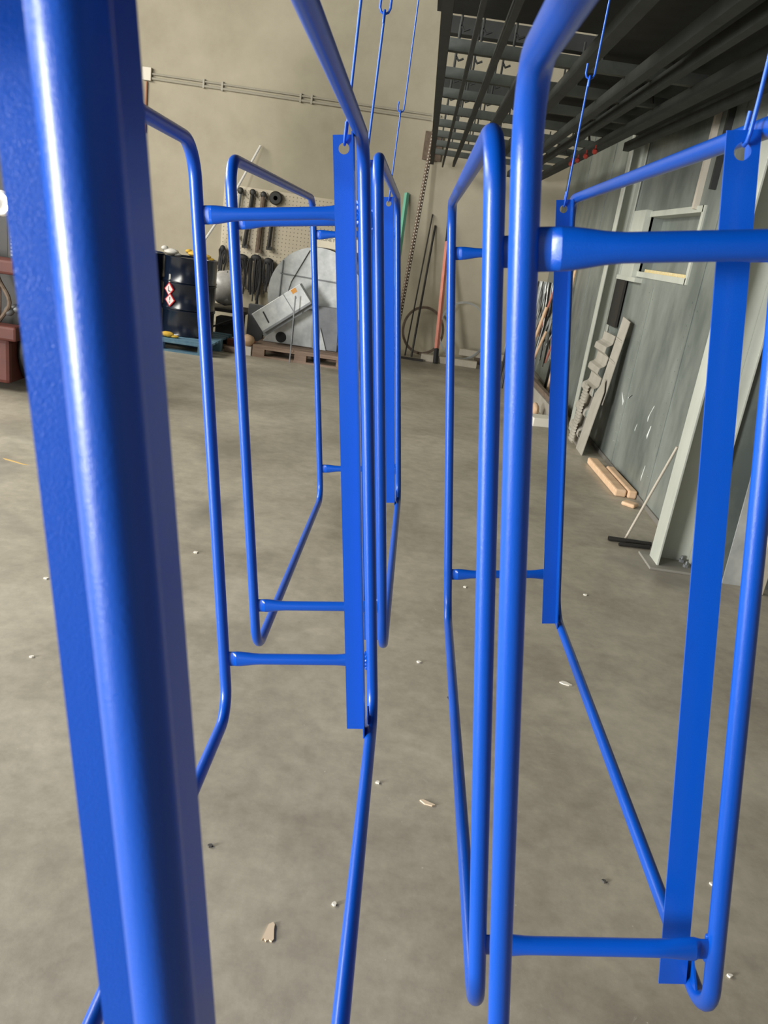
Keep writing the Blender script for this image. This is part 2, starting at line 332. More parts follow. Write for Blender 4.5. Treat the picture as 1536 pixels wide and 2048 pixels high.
def rack(i):
    loc, rt, sh = POSE[i]
    t = thing('tubular_rack', RLAB[i], 'rack', loc, group='blue racks hanging from the monorails')
    cy, sy = math.cos(rt[0]), math.sin(rt[0])
    Mr = Matrix.Rotation(rt[0], 4, 'Z') @ Matrix.Rotation(rt[2], 4, 'X') @ Matrix.Rotation(rt[1], 4, 'Y')
    t.rotation_mode = 'QUATERNION'; t.rotation_quaternion = Mr.to_quaternion()
    def T(x, y, z):
        u = x / RW; q = z - RH / 2
        return Vector((x + q * (sh[0] * (1 - u) + sh[1] * u), y + q * sh[2], z))
    Y0 = 0.008 if i == 0 else 0.0
    def loop(x):
        pts = []
        def arc(cy_, cz_, a0):
            for k in range(9):
                a = a0 + PI / 2 * k / 8; pts.append(T(x, cy_ + BR * math.cos(a), cz_ + BR * math.sin(a)))
        arc(RL - BR, BR, -PI / 2); arc(RL - BR, RH - BR, 0); arc(Y0 + BR, RH - BR, PI / 2); arc(Y0 + BR, BR, PI)
        out = []
        for k in range(len(pts)):       # extra points along the straights
            a, b = pts[k], pts[(k + 1) % len(pts)]; out.append(a)
            if (b - a).length > 0.2:
                for q in (0.02, 0.5, 0.98): out.append(a.lerp(b, q))
        return MB().tube(out, TR, 28, closed=True)
    loop(0).build('tube_loop', BLUE, t); loop(RW).build('tube_loop', BLUE, t)
    for y in (Y0, RL):
        for z in (0.130, RH - 0.131):
            hf = [0.006, 0.0218, 0.0222, 0.029, 0.0294, 0.038, 0.050, 0.065, 0.080]
            xs = hf + [RW / 2] + [RW - q for q in hf[::-1]]
            rr = []
            for x in xs:
                d = min(x, RW - x); k = min(1, max(0, (d - 0.030) / 0.050)); k = k * k * (3 - 2 * k)
                k2 = min(1, max(0, (d - 0.022) / 0.007))
                rr.append((0.0175 * (1 - k) + 0.0122 * k, 0.0042 * (1 - k2) + 0.0116 * k2 if d < 0.075 else 0.0122))
            MB().tube([T(x, y, z) for x in xs], 0.012, 28, radii=rr).build('rung', BLUE, t)
    x1 = RW - RG; x0 = x1 - 0.040; th = 0.0028
    for far in (0, 1):
        aw = 0.0435 if (i == 0 and not far) else 0.040
        x0 = x1 - aw
        yf = RL - RA if far else RA
        s_ = -1 if far else 1
        ya, yb = (yf, yf + s_ * th)
        zb, zt = 0.003, RH - 0.003
        zh = RH - 0.026; xh = (x0 + x1) / 2; hr = 0.0100; q = 0.0185
        m_ = MB()
        def pl(xa, xb, za, zb_):
            n = 12 if zb_ - za > 0.2 else 1
            for k in range(n):
                z0 = za + (zb_ - za) * k / n; z1 = za + (zb_ - za) * (k + 1) / n
                c = [T(xa, ya, z0), T(xb, ya, z0), T(xb, ya, z1), T(xa, ya, z1), T(xa, yb, z0), T(xb, yb, z0), T(xb, yb, z1), T(xa, yb, z1)]
                m_.add([tuple(v) for v in c], [(0, 1, 2, 3), (4, 7, 6, 5), (0, 3, 7, 4), (1, 5, 6, 2)] + ([(0, 4, 5, 1)] if k == 0 else []) + ([(3, 2, 6, 7)] if k == n - 1 else []))
        pl(x0, x1, zb, zh - q)
        pl(x0, xh - q, zh - q, zh + q) if xh - q - x0 > 1e-4 else None
        pl(xh + q, x1, zh - q, zh + q) if x1 - xh - q > 1e-4 else None
        pl(x0, x1, zh + q, zt)
        # ring with the hole
        n = 40; vs = []; fs = []
        for side_y in (ya, yb):
            for k in range(n):
                a = 2 * PI * k / n; ca, sa = math.cos(a), math.sin(a); mx = max(abs(ca), abs(sa))
                vs.append(tuple(T(xh + hr * ca, side_y, zh + hr * sa))); vs.append(tuple(T(xh + q * ca / mx, side_y, zh + q * sa / mx)))
        for k in range(n):
            l = (k + 1) % n
            fs += [(2 * k, 2 * l, 2 * l + 1, 2 * k + 1), (2 * n + 2 * k, 2 * n + 2 * k + 1, 2 * n + 2 * l + 1, 2 * n + 2 * l), (2 * k, 2 * n + 2 * k, 2 * n + 2 * l, 2 * l)]
        m_.add(vs, fs)
        # second leg
        yl = yf + s_ * aw
        n = 12
        for k in range(n):
            z0 = zb + (zt - zb) * k / n; z1 = zb + (zt - zb) * (k + 1) / n
            c = [T(x1 - th, yb, z0), T(x1, ya, z0), T(x1, yl, z0), T(x1 - th, yl, z0), T(x1 - th, yb, z1), T(x1, ya, z1), T(x1, yl, z1), T(x1 - th, yl, z1)]
            m_.add([tuple(v) for v in c], [(0, 3, 7, 4), (1, 5, 6, 2), (2, 6, 7, 3)] + ([(0, 1, 2, 3)] if k == 0 else []) + ([(4, 7, 6, 5)] if k == n - 1 else []))
        m_.build('angle_post', BLUE, t)
        # gusset between post foot and tube corner
        yo = yf - s_ * 0.002; yc = (RL - 0.012) if far else 0.012
        gp = [T(RW - 0.004, yo, 0.008), T(RW - 0.004, yo + (yc - yo) * 0.55, 0.012), T(RW - 0.004, yo, 0.055)]
        gq = [p + Vector((-0.003, 0, 0)) for p in gp]
        MB().add([tuple(p) for p in gp + gq], [(0, 1, 2), (3, 5, 4), (0, 3, 4, 1), (1, 4, 5, 2), (2, 5, 3, 0)]).build('corner_gusset', BLUE, t)
        # weld beads joining rung and tube to the post
        for z in (0.130, RH - 0.131):
            wb = MB()
            for k in range(5):
                p = T(RW - 0.012, (RL if far else Y0) - (-s_) * 0.002, z - 0.018 + k * 0.009); wb.ball(p, 0.0042, 1, 1, 1.1, 8, 0.1)
            wb.build('weld_bead', BLUE, t)
    # hanging wires: lower link from the hole, upper rod from the rail
    for far in (0, 1):
        yf = RL - RA if far else RA
        z = RH - 0.026; x = (x0 + x1) / 2
        p = Vector(loc) + Mr.to_3x3() @ T(x, yf, z)
        side = {0: 1, 1: -1, 2: -1, 3: -1}[i]           # which side of the plate the long shank is on
        top = p + Vector((0, 0, 0.31)); r = 0.0026
        e = p + Vector((0, 0, 0.0075))
        pts = [e + Vector((0, -side * 0.009, 0.036)), e + Vector((0, -side * 0.009, 0.012)), e + Vector((0, -side * 0.006, 0.002)), e + Vector((0, 0, -0.001)), e + Vector((0, side * 0.006, 0.002)), e + Vector((0, side * 0.009, 0.012)), e + Vector((0, side * 0.009, 0.05)),
               top + Vector((0, 0.004, -0.03)), top + Vector((0, 0.004, -0.004)), top + Vector((0, 0.0015, 0.0035)), top + Vector((0, -0.003, 0.0045)), top + Vector((0, -0.007, 0.001)), top + Vector((0, -0.008, -0.02))]
        o = MB().tube([v - p for v in pts], r, 10).build('hanging_link', WIREB); o.location = p
        wn = ['left rack at its near end', 'farther left rack', 'rack right of centre', 'nearest right rack'][i]
        tag(o, 'short blue wire link through the %s post hole of the %s' % ('far' if far else 'near', ['near left rack', 'farther left rack', 'rack right of centre', 'nearest right rack'][i]), 'hook', 'blue wire links holding the racks')
        zr = 3.0 if i < 2 else 2.515
        xr = (-0.14 if i < 2 else 0.36)
        wdt = 0.011
        cx = top.x
        u = [(cx - wdt, top.y, top.z + 0.032), (cx - wdt, top.y, top.z + 0.010), (cx - wdt * 0.7, top.y, top.z + 0.002), (cx, top.y, top.z - 0.002), (cx + wdt * 0.7, top.y, top.z + 0.002), (cx + wdt, top.y, top.z + 0.010), (cx + wdt, top.y, top.z + 0.04),
             (cx + wdt, top.y, zr - 0.06), (xr + 0.008, top.y, zr - 0.02), (xr + 0.006, top.y, zr + 0.001)]
        o = MB().tube([(a - cx, b - top.y, c - top.z) for a, b, c in u], r, 10).build('hook_rod', WIREB); o.location = top
        tag(o, 'long blue hook rod above the %s end of the %s' % ('far' if far else 'near', ['near left rack', 'farther left rack', 'rack right of centre', 'nearest right rack'][i]), 'hook', 'blue hook rods under the monorails')
for i in range(4): rack(i)

# ---------------------------------------------------------------- back wall
ct = thing('electrical_conduit', 'pair of thin conduits running across the back wall', 'conduit', (0, YB - 0.006, 3.08))
MB().tube([(-3.90, -0.018, 0.02), (-0.02, -0.018, 0.02)], 0.012, 8).build('conduit_pipe', PIPEM, ct)
MB().tube([(-3.90, -0.018, -0.035), (-0.02, -0.018, -0.035)], 0.016, 8).build('conduit_pipe', PIPEM, ct)
for x in (-3.2, -2.95, -1.9, -1.75, -0.12):
    MB().box(x - 0.012, x + 0.012, -0.035, 0, -0.06, 0.05).build('pipe_clip', PIPEM, ct)
MB().box(-4.02, -3.90, -0.05, 0, -0.07, 0.09).build('junction_box', PALEM, ct, 0.004)
o = MB().tube([(0, 0, 0), (0, 0, -0.62)], 0.014, 8).build('copper_pipe', COPPER); o.location = (-3.965, YB - 0.02, 3.0)
tag(o, 'short copper coloured pipe dropping from the junction box on the back wall', 'pipe')
# pegboard
pb = MB().box(-2.83, -0.92, YB - 0.034, YB - 0.004, 0.53, 1.88)
pb.split = len(pb.f)
for a in range(36):
    for b in range(26):
        x = -2.80 + a * 0.052; z = 0.56 + b * 0.051
        pb.add([(x - 0.006, YB - 0.0346, z - 0.006), (x + 0.006, YB - 0.0346, z - 0.006), (x + 0.006, YB - 0.0346, z + 0.006), (x - 0.006, YB - 0.0346, z + 0.006)], [(0, 1, 2, 3)])
pg = pb.build('pegboard', CREAM, None, 0, mat('shadowed_hole', (0.22, 0.19, 0.14), 0.9)); tag(pg, 'cream perforated pegboard with hanging tools on the back wall', 'pegboard')
YP = YB - 0.088
def tool(x, z, ln, lean, wd, mt, label, kind='wrench'):
    t = thing('long_' + kind, label, kind, (x, YP, z), group='long tools hooked on the pegboard')
    MB().tube([(0, 0.053 - wd, -0.03), (0, 0.01, 0), (lean, -0.01, -ln)], wd, 8).build('handle', mt, t)
    MB().ball((0.0, -0.01, -0.01), 0.045, 1, 0.4, 1, 12).tube([(0.02, -0.01, -0.02), (0.045, -0.01, -0.07)], 0.012, 6).build('head', DARK, t)
    MB().box(lean - 0.03, lean + 0.05, -0.03, 0.0, -ln - 0.03, -ln + 0.02).build('foot', mt, t)
tool(-2.59, 1.83, 0.62, -0.02, 0.020, GALVD, 'leftmost long wrench hanging on the pegboard')
tool(-2.42, 1.83, 0.72, -0.06, 0.030, DARK, 'second long dark wrench from the left on the pegboard')
tool(-2.27, 1.82, 0.75, -0.02, 0.035, RUST, 'third long brownish tool on the pegboard, left of the dark ring')
tool(-2.12, 1.62, 0.49, -0.02, 0.028, DARK, 'fourth dark tool on the pegboard, under the dark ring')
tool(-0.98, 1.80, 0.62, 0.0, 0.014, DARK, 'thin dark tool near the right edge of the pegboard')
o = MB().lathe([(0.075, 0), (0.09, 0.03), (0.09, 0.06), (0.075, 0.08), (0.03, 0.08), (0.03, 0.06), (0.028, 0)], (0, 0, 0), 24).build('tape_roll', DARK)
o.rotation_euler = (PI / 2, 0, 0); o.location = (-2.10, YB - 0.036, 1.79); tag(o, 'round dark tape roll hung on the pegboard', 'roll')
# bundles of dark straps
def strapb(x, z, n, ln, label, wd=0.10):
    t = MB()
    for k in range(n):
        a = x + random.uniform(-wd, wd); l = ln * random.uniform(0.6, 1.1); r = random.uniform(0.008, 0.018)
        t.tube([(a * 0.3 + x * 0.7 - x, 0, 0), (a - x, -0.015 - 0.02 * random.random(), -0.05), (a - x + random.uniform(-.02, .02), -0.015, -l * 0.5), (a - x + random.uniform(-.03, .03), -0.015, -l)], r, 6)
    t.ball((0, -0.015, -0.03), 0.07, wd / 0.07 * 0.9, 0.4, 0.7, 14)
    o = t.build('strap_bundle', BLACK); o.location = (x, YB - 0.085, z)
    tag(o, label, 'straps', 'bundles of black straps below the pegboard')
strapb(-2.50, 0.98, 12, 0.50, 'leftmost of the strap bundles right of the second upright tube')
strapb(-2.30, 1.00, 12, 0.66, 'middle strap bundle hanging below the long tools', 0.085)
strapb(-2.12, 0.98, 12, 0.46, 'strap bundle touching the edge of the round fan housing', 0.08)
strapb(-1.93, 0.93, 10, 0.55, 'rightmost strap bundle, partly behind the fan housing', 0.07)
strapb(-2.78, 1.06, 9, 0.36, 'short black strap bundle at the left end of the pegboard', 0.045)
# long white pole leaning on the wall
o = MB().tube([(0, 0, 0), (0.55, 0.55, 1.16), (0.89, 0.85, 2.02)], 0.016, 8).build('white_pole', WHITE)
o.location = (-3.26, YB - 0.92, 0.40)
# leaning long items to the right
def stick(name, a, b, r, mt, label, cat, group=None, sq=False):
    a, b = Vector(a), Vector(b)
    o = MB().tube([(0, 0, 0), tuple(b - a)], r, 4 if sq else 10, smooth=not sq).build(name, mt); o.location = a
    if label: tag(o, label, cat, group)
    return o
tag(o, 'long thin white pole leaning diagonally on the back wall', 'pole')
stick('green_post', (-0.30, 11.15, 0.0), (-0.325, YB - 0.03, 2.10), 0.035, GREENP, 'mint green post leaning against the back wall', 'post', sq=True)
pf = MB()
d = Vector((0.12, 0.60, 2.92)); n = 58
pf.tube([(0, 0, 0), tuple(d)], 0.030, 4, smooth=False)
pf.split = len(pf.f); ph = pf
for k in range(70):
    q = k / 70; c = d * q
    for sx in (-0.016, 0.016):
        x, y, z = c.x + sx, c.y - 0.0305, c.z + (0.012 if sx > 0 else 0)
        ph.add([(x - .007, y, z - .009), (x + .007, y, z - .009), (x + .007, y, z + .009), (x - .007, y, z + .009)], [(0, 1, 2, 3)])
po = pf.build('perforated_bar', RUST, None, 0, PALEM); po.location = (-0.20, 11.10, 0); tag(po, 'tall perforated steel bar leaning on the back wall', 'bar')
stick('thin_rod', (-0.03, 11.2, 0), (0.065, YB - 0.02, 1.88), 0.010, DARK, 'left of the two thin dark rods leaning beside the perforated bar', 'rod')
stick('thin_rod', (0.06, 11.15, 0), (0.125, YB - 0.02, 1.74), 0.015, DARK, 'right and thicker of the two thin dark rods on the back wall', 'rod')
rp = thing('red_post', 'salmon red post with black ends leaning on the back wall', 'post', (0.39, 10.86, 0))
dd = Vector((-0.085, 0.90, 1.85))
MB().tube([tuple(dd * 0.10), tuple(dd * 0.84)], 0.033, 4, smooth=False).build('post_shaft', SALM, rp)
MB().tube([(0, 0, 0.0), tuple(dd * 0.10)], 0.034, 4, smooth=False).build('post_foot', BLACK, rp)
MB().tube([tuple(dd * 0.84), tuple(dd)], 0.030, 4, smooth=False).build('post_tip', BLACK, rp)
# wire hoops
def hoop(c, rx, rz, n, mt, label, r=0.006):
    t = MB()
    for k in range(n):
        a0 = random.random(); s = 1 + random.uniform(-.05, .05)
        t.tube([(rx * s * math.cos(2 * PI * q / 40), random.uniform(-.004, .004) + 0.16 * (rz * s * math.sin(2 * PI * q / 40)) / rz, rz * s * math.sin(2 * PI * q / 40)) for q in range(40)], r, 6, closed=True)
    o = t.build('wire_coil', mt); o.location = c; tag(o, label, 'coil'); return o
hoop((0.17, 11.52, 0.34), 0.28, 0.30, 9, RUST, 'brown coil of wire standing against the back wall')
hoop((0.72, 11.45, 0.42), 0.34, 0.38, 4, GALV, 'large pale coil of thin wire leaning on the back wall', 0.004)
# timbers on the floor along the wall
def plank(name, x0, x1, y, z, wy, hz, mt, label, cat, group=None, rz=0.0):
    o = MB().box(-(x1 - x0) / 2, (x1 - x0) / 2, -wy / 2, wy / 2, 0, hz).build(name, mt, None, 0.004)
    o.location = ((x0 + x1) / 2, y, z); o.rotation_euler = (0, 0, rz); tag(o, label, cat, group); return o
plank('timber_beam', 0.19, 0.95, 10.98, 0.0, 0.10, 0.09, TIMB, 'pale timber beam on the floor at the foot of the red post', 'timber')
plank('timber_beam', 0.72, 1.50, 11.42, 0.09, 0.10, 0.09, TIMB, 'upper pale timber beam right of the red post', 'timber')
plank('support_block', 0.95, 1.25, 11.42, 0.0, 0.12, 0.09, RUST, 'dark block under the upper timber beam', 'block')
plank('dark_bar', -0.16, 0.22, 10.88, 0.0, 0.06, 0.025, DARK, 'dark flat bar lying on the floor at the foot of the thin rods', 'bar')

# ---------------------------------------------------------------- fan housing on its pallet
def pallet(x0, x1, y0, y1, mt, label):
    t = thing('wooden_pallet', label, 'pallet', ((x0 + x1) / 2, (y0 + y1) / 2, 0)); w_, d_ = (x1 - x0), (y1 - y0)
    for k in range(7):
        yy = -d_ / 2 + (k + 0.5) * d_ / 7; MB().box(-w_ / 2, w_ / 2, yy - d_ / 18, yy + d_ / 18, 0.115, 0.137).build('deck_board', mt, t)
    for k in range(3):
        yy = (-d_ / 2 + 0.05, 0, d_ / 2 - 0.05)[k]
        MB().box(-w_ / 2, w_ / 2, yy - 0.05, yy + 0.05, 0, 0.02).build('bottom_board', mt, t)
        for xx in (-w_ / 2 + 0.07, 0, w_ / 2 - 0.07):
            MB().box(xx - 0.07, xx + 0.07, yy - 0.05, yy + 0.05, 0.02, 0.095).build('spacer_block', mt, t)
        MB().box(-w_ / 2, w_ / 2, yy - 0.05, yy + 0.05, 0.095, 0.115).build('stringer', mt, t)
    return t
pallet(-1.78, -0.66, 9.28, 10.25, PALW, 'weathered wooden pallet under the fan housing')
pallet(-3.35, -2.15, 8.80, 9.85, BLPAL, 'blue painted pallet under the dark drum')
fan = thing('fan_housing', 'large round galvanised fan housing strapped on a wooden pallet', 'fan housing', (-1.17, 9.72, 0.141))
FC = (0.0, 0.575)
circ = [(FC[0] + 0.57 * math.cos(2 * PI * k / 64), FC[1] + 0.57 * math.sin(2 * PI * k / 64)) for k in range(64)]
MB().prism(circ, 0.0, 0.36, 'y', None, True).build('scroll_drum', GALV, fan)
MB().prism([(-0.57, 0), (-0.40, 0.28), (-0.36, 0.45), (0.15, 0.45), (0.20, 0)], -0.06, -0.005, 'y').build('support_plate', GALV, fan, 0.003)
MB().prism([(0.03, 0.0), (0.03, 0.50), (0.30, 0.50), (0.33, 0.0)], -0.10, -0.062, 'y').build('side_duct', GALVD, fan, 0.003)
MB().prism([(-0.355 + 0.064 * math.cos(2 * PI * k / 32), 0.072 + 0.064 * math.sin(2 * PI * k / 32)) for k in range(32)], -0.066, -0.061, 'y').build('port_hole', BLACK, fan)
MB().prism([(0.12, -0.0), (0.20, 0.0), (0.11, 0.25)], -0.12, -0.101, 'y').build('stiffener', GALV, fan)
for a, b in (((-0.42, 0.95), (-0.43, 0.50)), ((-0.44, 0.80), (0.25, 0.78)), ((0.10, 0.45), (-0.1, 0.44)), ((-0.22, 0.30), (-0.22, 0.012))):
    MB().tube([(a[0], -0.068 if a[1] < 0.46 else -0.006, a[1]), (b[0], -0.068 if b[1] < 0.46 else -0.006, b[1])], 0.008, 6).build('seam_band', GALVD, fan)
MB().tube([(-0.12, -0.006, 1.10), (-0.30, -0.02, 0.72), (-0.38, -0.09, 0.30)], 0.006, 6).build('tie_wire', DARK, fan)
MB().prism([(0.19, 0.80), (0.30, 0.80), (0.30, 0.93), (0.19, 0.93)], -0.004, 0.0, 'y').build('stuck_label', WHITE, fan)
# flat strap from top to floor
o = MB().tube([(0, 0, 0), (-0.01, 0.02, 0.75)], 0.008, 6).build('steel_strap', GALVD); o.location = (-1.33, 9.23, 0.0)
tag(o, 'thin dark strap hanging down in front of the tilted box and pallet', 'strap')
# tilted sheet metal box
tb = thing('sheet_metal_box', 'tilted flat grey metal box with a slot, resting against the fan housing', 'box', (-1.50, 9.52, 0.575))
ex = Vector((0.514, 0.0, 0.408)).normalized(); ez = Vector((-ex.z, 0, ex.x)); MX = basis((0, 0, 0), ex, (0, 1, 0), ez)
MB().box(-0.33, 0.33, -0.17, -0.02, -0.125, 0.125, MX).build('box_body', GALV, tb, 0.003)
MB().box(-0.33, 0.33, -0.176, -0.171, -0.125, -0.10, MX).box(-0.36, 0.37, -0.10, 0.0, -0.165, -0.126, MX).build('lower_flange', GALVD, tb)
MB().box(-0.215, -0.198, -0.173, -0.1695, -0.075, 0.065, basis((0, 0, 0), ex, (0, 1, 0), ez) @ Matrix.Rotation(0.08, 4, 'Y')).build('slot', BLACK, tb)
MB().box(0.20, 0.215, -0.173, -0.1695, 0.01, 0.025, MX).build('bolt_hole', BLACK, tb)
MB().box(0.20, 0.26, -0.173, -0.1695, 0.07, 0.12, MX).build('tape_patch', ORANGE, tb)
MB().box(0.10, 0.108, -0.174, -0.1695, -0.125, 0.125, MX).build('tie_strap', GALVD, tb)
# carton on top
cb = thing('carton', 'white cardboard carton on top of the fan housing', 'box', (-1.02, 9.88, 1.29))
MB().box(-0.22, 0.30, -0.16, 0.12, 0, 0.14).build('carton_body', mat('cream_card', (0.72, 0.66, 0.52), 0.8), cb, 0.004)
MB().prism([(0.08 + 0.045 * math.cos(2 * PI * k / 20), 0.07 + 0.045 * math.sin(2 * PI * k / 20)) for k in range(20)], -0.164, -0.1605, 'y').build('carton_hole', BLACK, cb)
def text(s, size, loc, rot, mt, parent, name='lettering'):
    c = bpy.data.curves.new(name, 'FONT'); c.body = s; c.size = size; c.extrude = 0.0006; c.align_x = 'CENTER'; c.align_y = 'CENTER'
    o = bpy.data.objects.new(name, c); COL.objects.link(o)
    me = bpy.data.meshes.new_from_object(o); bpy.data.objects.remove(o)
    q = bpy.data.objects.new(name, me); COL.objects.link(q); me.materials.clear(); me.materials.append(mt); q.parent = parent; q.location = loc; q.rotation_euler = rot; return q
text('HONEY', 0.055, (-0.09, -0.1625, 0.095), (PI / 2, 0, 0), mat('grey_ink', (0.25, 0.24, 0.22), 0.8), cb)

# ---------------------------------------------------------------- drum corner
def drum(x, y, z, label, lab=False):
    t = thing('steel_drum', label, 'drum', (x, y, z))
    r = 0.288
    pr = [(r, 0), (r + .006, .01), (r, .02)]
    for zz in (0.29, 0.58):
        pr += [(r, zz - .03), (r + .011, zz - .015), (r + .011, zz - .008), (r, zz), (r + .011, zz + .008), (r + .011, zz + .015), (r, zz + .03)]
    pr += [(r, 0.83), (r + .006, 0.84), (r + .006, 0.855), (r - .01, .855), (r - .015, .835)]
    MB().lathe(pr, (0, 0, 0), 56).build('drum_shell', NAVY, t)
    if lab:
        for (az, zz, sym) in ((-2.08, 0.385, '!'), (-2.15, 0.50, 'L')):
            c = Vector((math.cos(az), math.sin(az), 0)); tx = Vector((-c.y, c.x, 0)); up = Vector((0, 0, 1))
            M = basis(tuple(c * (r + 0.0135) + up * zz), tuple(tx), tuple(-c), (0, 0, 1))
            s = 0.075
            lb = MB().add([(0, 0, -s), (s, 0, 0), (0, 0, s), (-s, 0, 0), (0, 0.012, -s), (s, 0.012, 0), (0, 0.012, s), (-s, 0.012, 0)], [(0, 1, 2, 3), (7, 6, 5, 4), (0, 4, 5, 1), (1, 5, 6, 2), (2, 6, 7, 3), (3, 7, 4, 0)], False, M).build('hazard_label', LRED, t)
            s = 0.06
            MB().add([(0, -.001, -s), (s, -.001, 0), (0, -.001, s), (-s, -.001, 0)], [(0, 1, 2, 3)], False, M).build('label_face', PINK, lb)
            if sym == '!':
                MB().add([(-.007, -.002, .032), (.007, -.002, .032), (.004, -.002, -.008), (-.004, -.002, -.008), (-.006, -.002, -.018), (.006, -.002, -.018), (.006, -.002, -.029), (-.006, -.002, -.029)], [(0, 1, 2, 3), (4, 5, 6, 7)], False, M).build('label_mark', BLACK, lb)
            else:
                MB().add([(-.012, -.002, .03), (-.003, -.002, .03), (.004, -.002, -.012), (-.008, -.002, -.012), (-.008, -.002, -.012), (.03, -.002, -.018), (.03, -.002, -.026), (-.01, -.002, -.026)], [(0, 1, 2, 3), (4, 5, 6, 7)], False, M).build('label_mark', BLACK, lb)
        MB().box(-0.175, -0.115, -r - 0.004 + 0.05, -r + 0.075, 0.57, 0.66).build('torn_paper', WHITE, t)
    return t
drum(-2.56, 9.34, 0.137, 'glossy dark navy steel drum with two hazard labels', True)
drum(-3.16, 9.36, 0.137, 'dark navy steel drum left of the labelled drum, mostly hidden')
def blobs(name, c, parts, mt, label, cat):
    t = MB()
    for (x, y, z, r, sx, sy, sz) in parts: t.ball((x, y, z), r, sx, sy, sz, 14, 0.06)
    o = t.build(name, mt); o.location = c; tag(o, label, cat); return o
blobs('leather_gloves', (-2.48, 9.22, 1.01), [(0, 0, 0.03, .07, 1.4, 1, .5), (.09, 0, 0.02, .05, 1.6, .9, .5), (.16, 0, 0, .03, 1.5, .6, .5), (-.08, 0, .05, .04, 1, 1, .6), (.04, -.04, -.0, .04, 1.2, 1, .6)], YEL, 'crumpled yellow gloves lying on the labelled drum', 'gloves')
blobs('white_rag', (-2.74, 9.18, 1.0), [(0, 0, 0.03, .07, 1.2, 1, .5), (-.08, 0, 0.06, .04, 1, 1, .7), (.06, 0, .01, .04, 1.2, 1, .5)], WHITE, 'crumpled white rag on the left side of the drum lid', 'rag')
blobs('leather_gloves', (-2.66, 8.90, 0.14), [(0, 0, 0.03, .05, 1.5, .9, .6), (.07, 0, 0.015, .035, 1.6, .8, .5), (-.08, -.02, 0.03, .03, 1.2, 1, .8)], YEL, 'yellow glove lying on the blue pallet at the foot of the drum', 'gloves')
# low stand with wrapped roll behind the drum
ls = thing('metal_stand', 'dark low metal stand behind the drum carrying a wrapped roll', 'stand', (-2.30, 10.3, 0))
MB().box(-0.30, 0.25, -0.25, 0.25, 0.36, 0.40).build('stand_top', DARK, ls)
for a in (-0.28, 0.23):
    for b in (-0.23, 0.23): MB().box(a - .015, a + .015, b - .015, b + .015, 0, 0.36).build('leg', DARK, ls)
MB().tube([(-0.28, -0.24, 0.10), (0.23, -0.24, 0.35)], 0.012, 6).build('brace', DARK, ls)
blobs('wrapped_roll', (-2.36, 10.25, 0.635), [(0, 0, 0, .21, 1, .8, 1), (.02, 0, -.09, .17, 1, .8, .7)], BAG, 'pale film wrapped roll resting on the dark low stand', 'roll')
blobs('wrapped_roll', (-2.86, 10.35, 0.40), [(0, 0, 0, .20, 1, .8, 2.0)], BAG, 'taller wrapped bundle standing behind the drum', 'bundle')
o = MB().box(-0.14, 0.12, -0.12, 0.12, 0, 0.22).box(-0.13, -0.03, -0.125, -0.12, 0.10, 0.13).box(0.02, 0.10, -0.125, -0.12, 0.14, 0.16).build('black_crate', BLACK, None, 0.008); o.location = (-2.28, 10.20, 0.07); tag(o, 'black crate under the low metal stand', 'crate')
plank('floor_board', -2.55, -2.0, 10.0, 0.0, 0.5, 0.07, TIMB, 'pale board lying on the floor under the black crate', 'board')
o = MB().box(-0.10, 0.10, -0.05, 0.05, 0, 0.50).build('grey_panel', GALVD, None, 0.003); o.location = (-1.93, 10.15, 0.0); tag(o, 'grey upright panel standing right of the low stand', 'panel')
plank('red_beam', -2.18, -1.72, 9.75, 0.03, 0.12, 0.07, mat('terracotta_paint', (0.30, 0.11, 0.06), 0.7), 'terracotta red beam lying on scrap wood left of the fan pallet', 'beam', rz=0.15)
plank('scrap_board', -2.30, -1.80, 9.62, 0.0, 0.16, 0.03, PALW, 'brown scrap board under the red beam', 'board', rz=0.05)
plank('scrap_board', -2.12, -1.92, 9.36, 0.0, 0.06, 0.06, PALW, 'narrow scrap board on the floor in front of the red beam', 'board', rz=-0.1)
o = MB().ball((0, 0, 0.0), .085, 1, 0.8, 0.8, 14, 0.05).build('wood_chunk', PINE); o.location = (-1.86, 9.35, 0.165); tag(o, 'yellowish rounded wood chunk at the left corner of the fan pallet', 'wood')
o = MB().box(-.05, .05, -.05, .05, 0, 0.10).build('chunk_support', WHITE); o.location = (-1.85, 9.35, 0.0); tag(o, 'small white block under the yellowish wood chunk', 'block')
o = MB().box(-.18, .18, -.10, .10, 0, 0.42).build('dark_cabinet', DARK); o.location = (-1.60, 10.62, 0.0); tag(o, 'dark low cabinet in the shadow behind the tilted box', 'cabinet')

# ---------------------------------------------------------------- right side
# hanging straps / wires on a frame at the back right
wf = thing('wire_rack', 'floor frame at the back right with a dense bunch of metal wires over it', 'frame', (1.50, 9.75, 0))
MB().tube([(-0.32, 0, 1.24), (0.28, 0, 1.24)], 0.025, 10).build('top_bar', DARK, wf)
for a in (-0.30, 0.27): MB().tube([(a - 0.02, -0.12, 0), (a, 0, 1.24)], 0.015, 8).tube([(a - 0.02, 0.25, 0), (a, 0, 1.24)], 0.015, 8).build('frame_leg', DARK, wf)
for mt_, nm, cnt in ((GALV, 'bright_wires', 60), (DARK, 'dark_wires', 40), (SALM, 'red_wires', 3)):
    t = MB()
    for k in range(cnt):
        x = random.uniform(-0.30, 0.26); l = random.uniform(0.55, 0.95); y = random.uniform(-0.055, -0.03)
        t.tube([(x, 0.03, 1.24), (x, y * 0.5, 1.272), (x - .005, y, 1.22), (x + random.uniform(-.05, .03), y - 0.02, 1.24 - l * .5), (x + random.uniform(-.09, .03), y, 1.24 - l)], 0.006 if nm != 'red_wires' else 0.011, 5)
    ob = t.build(nm, mt_, wf); ob['kind'] = 'stuff'
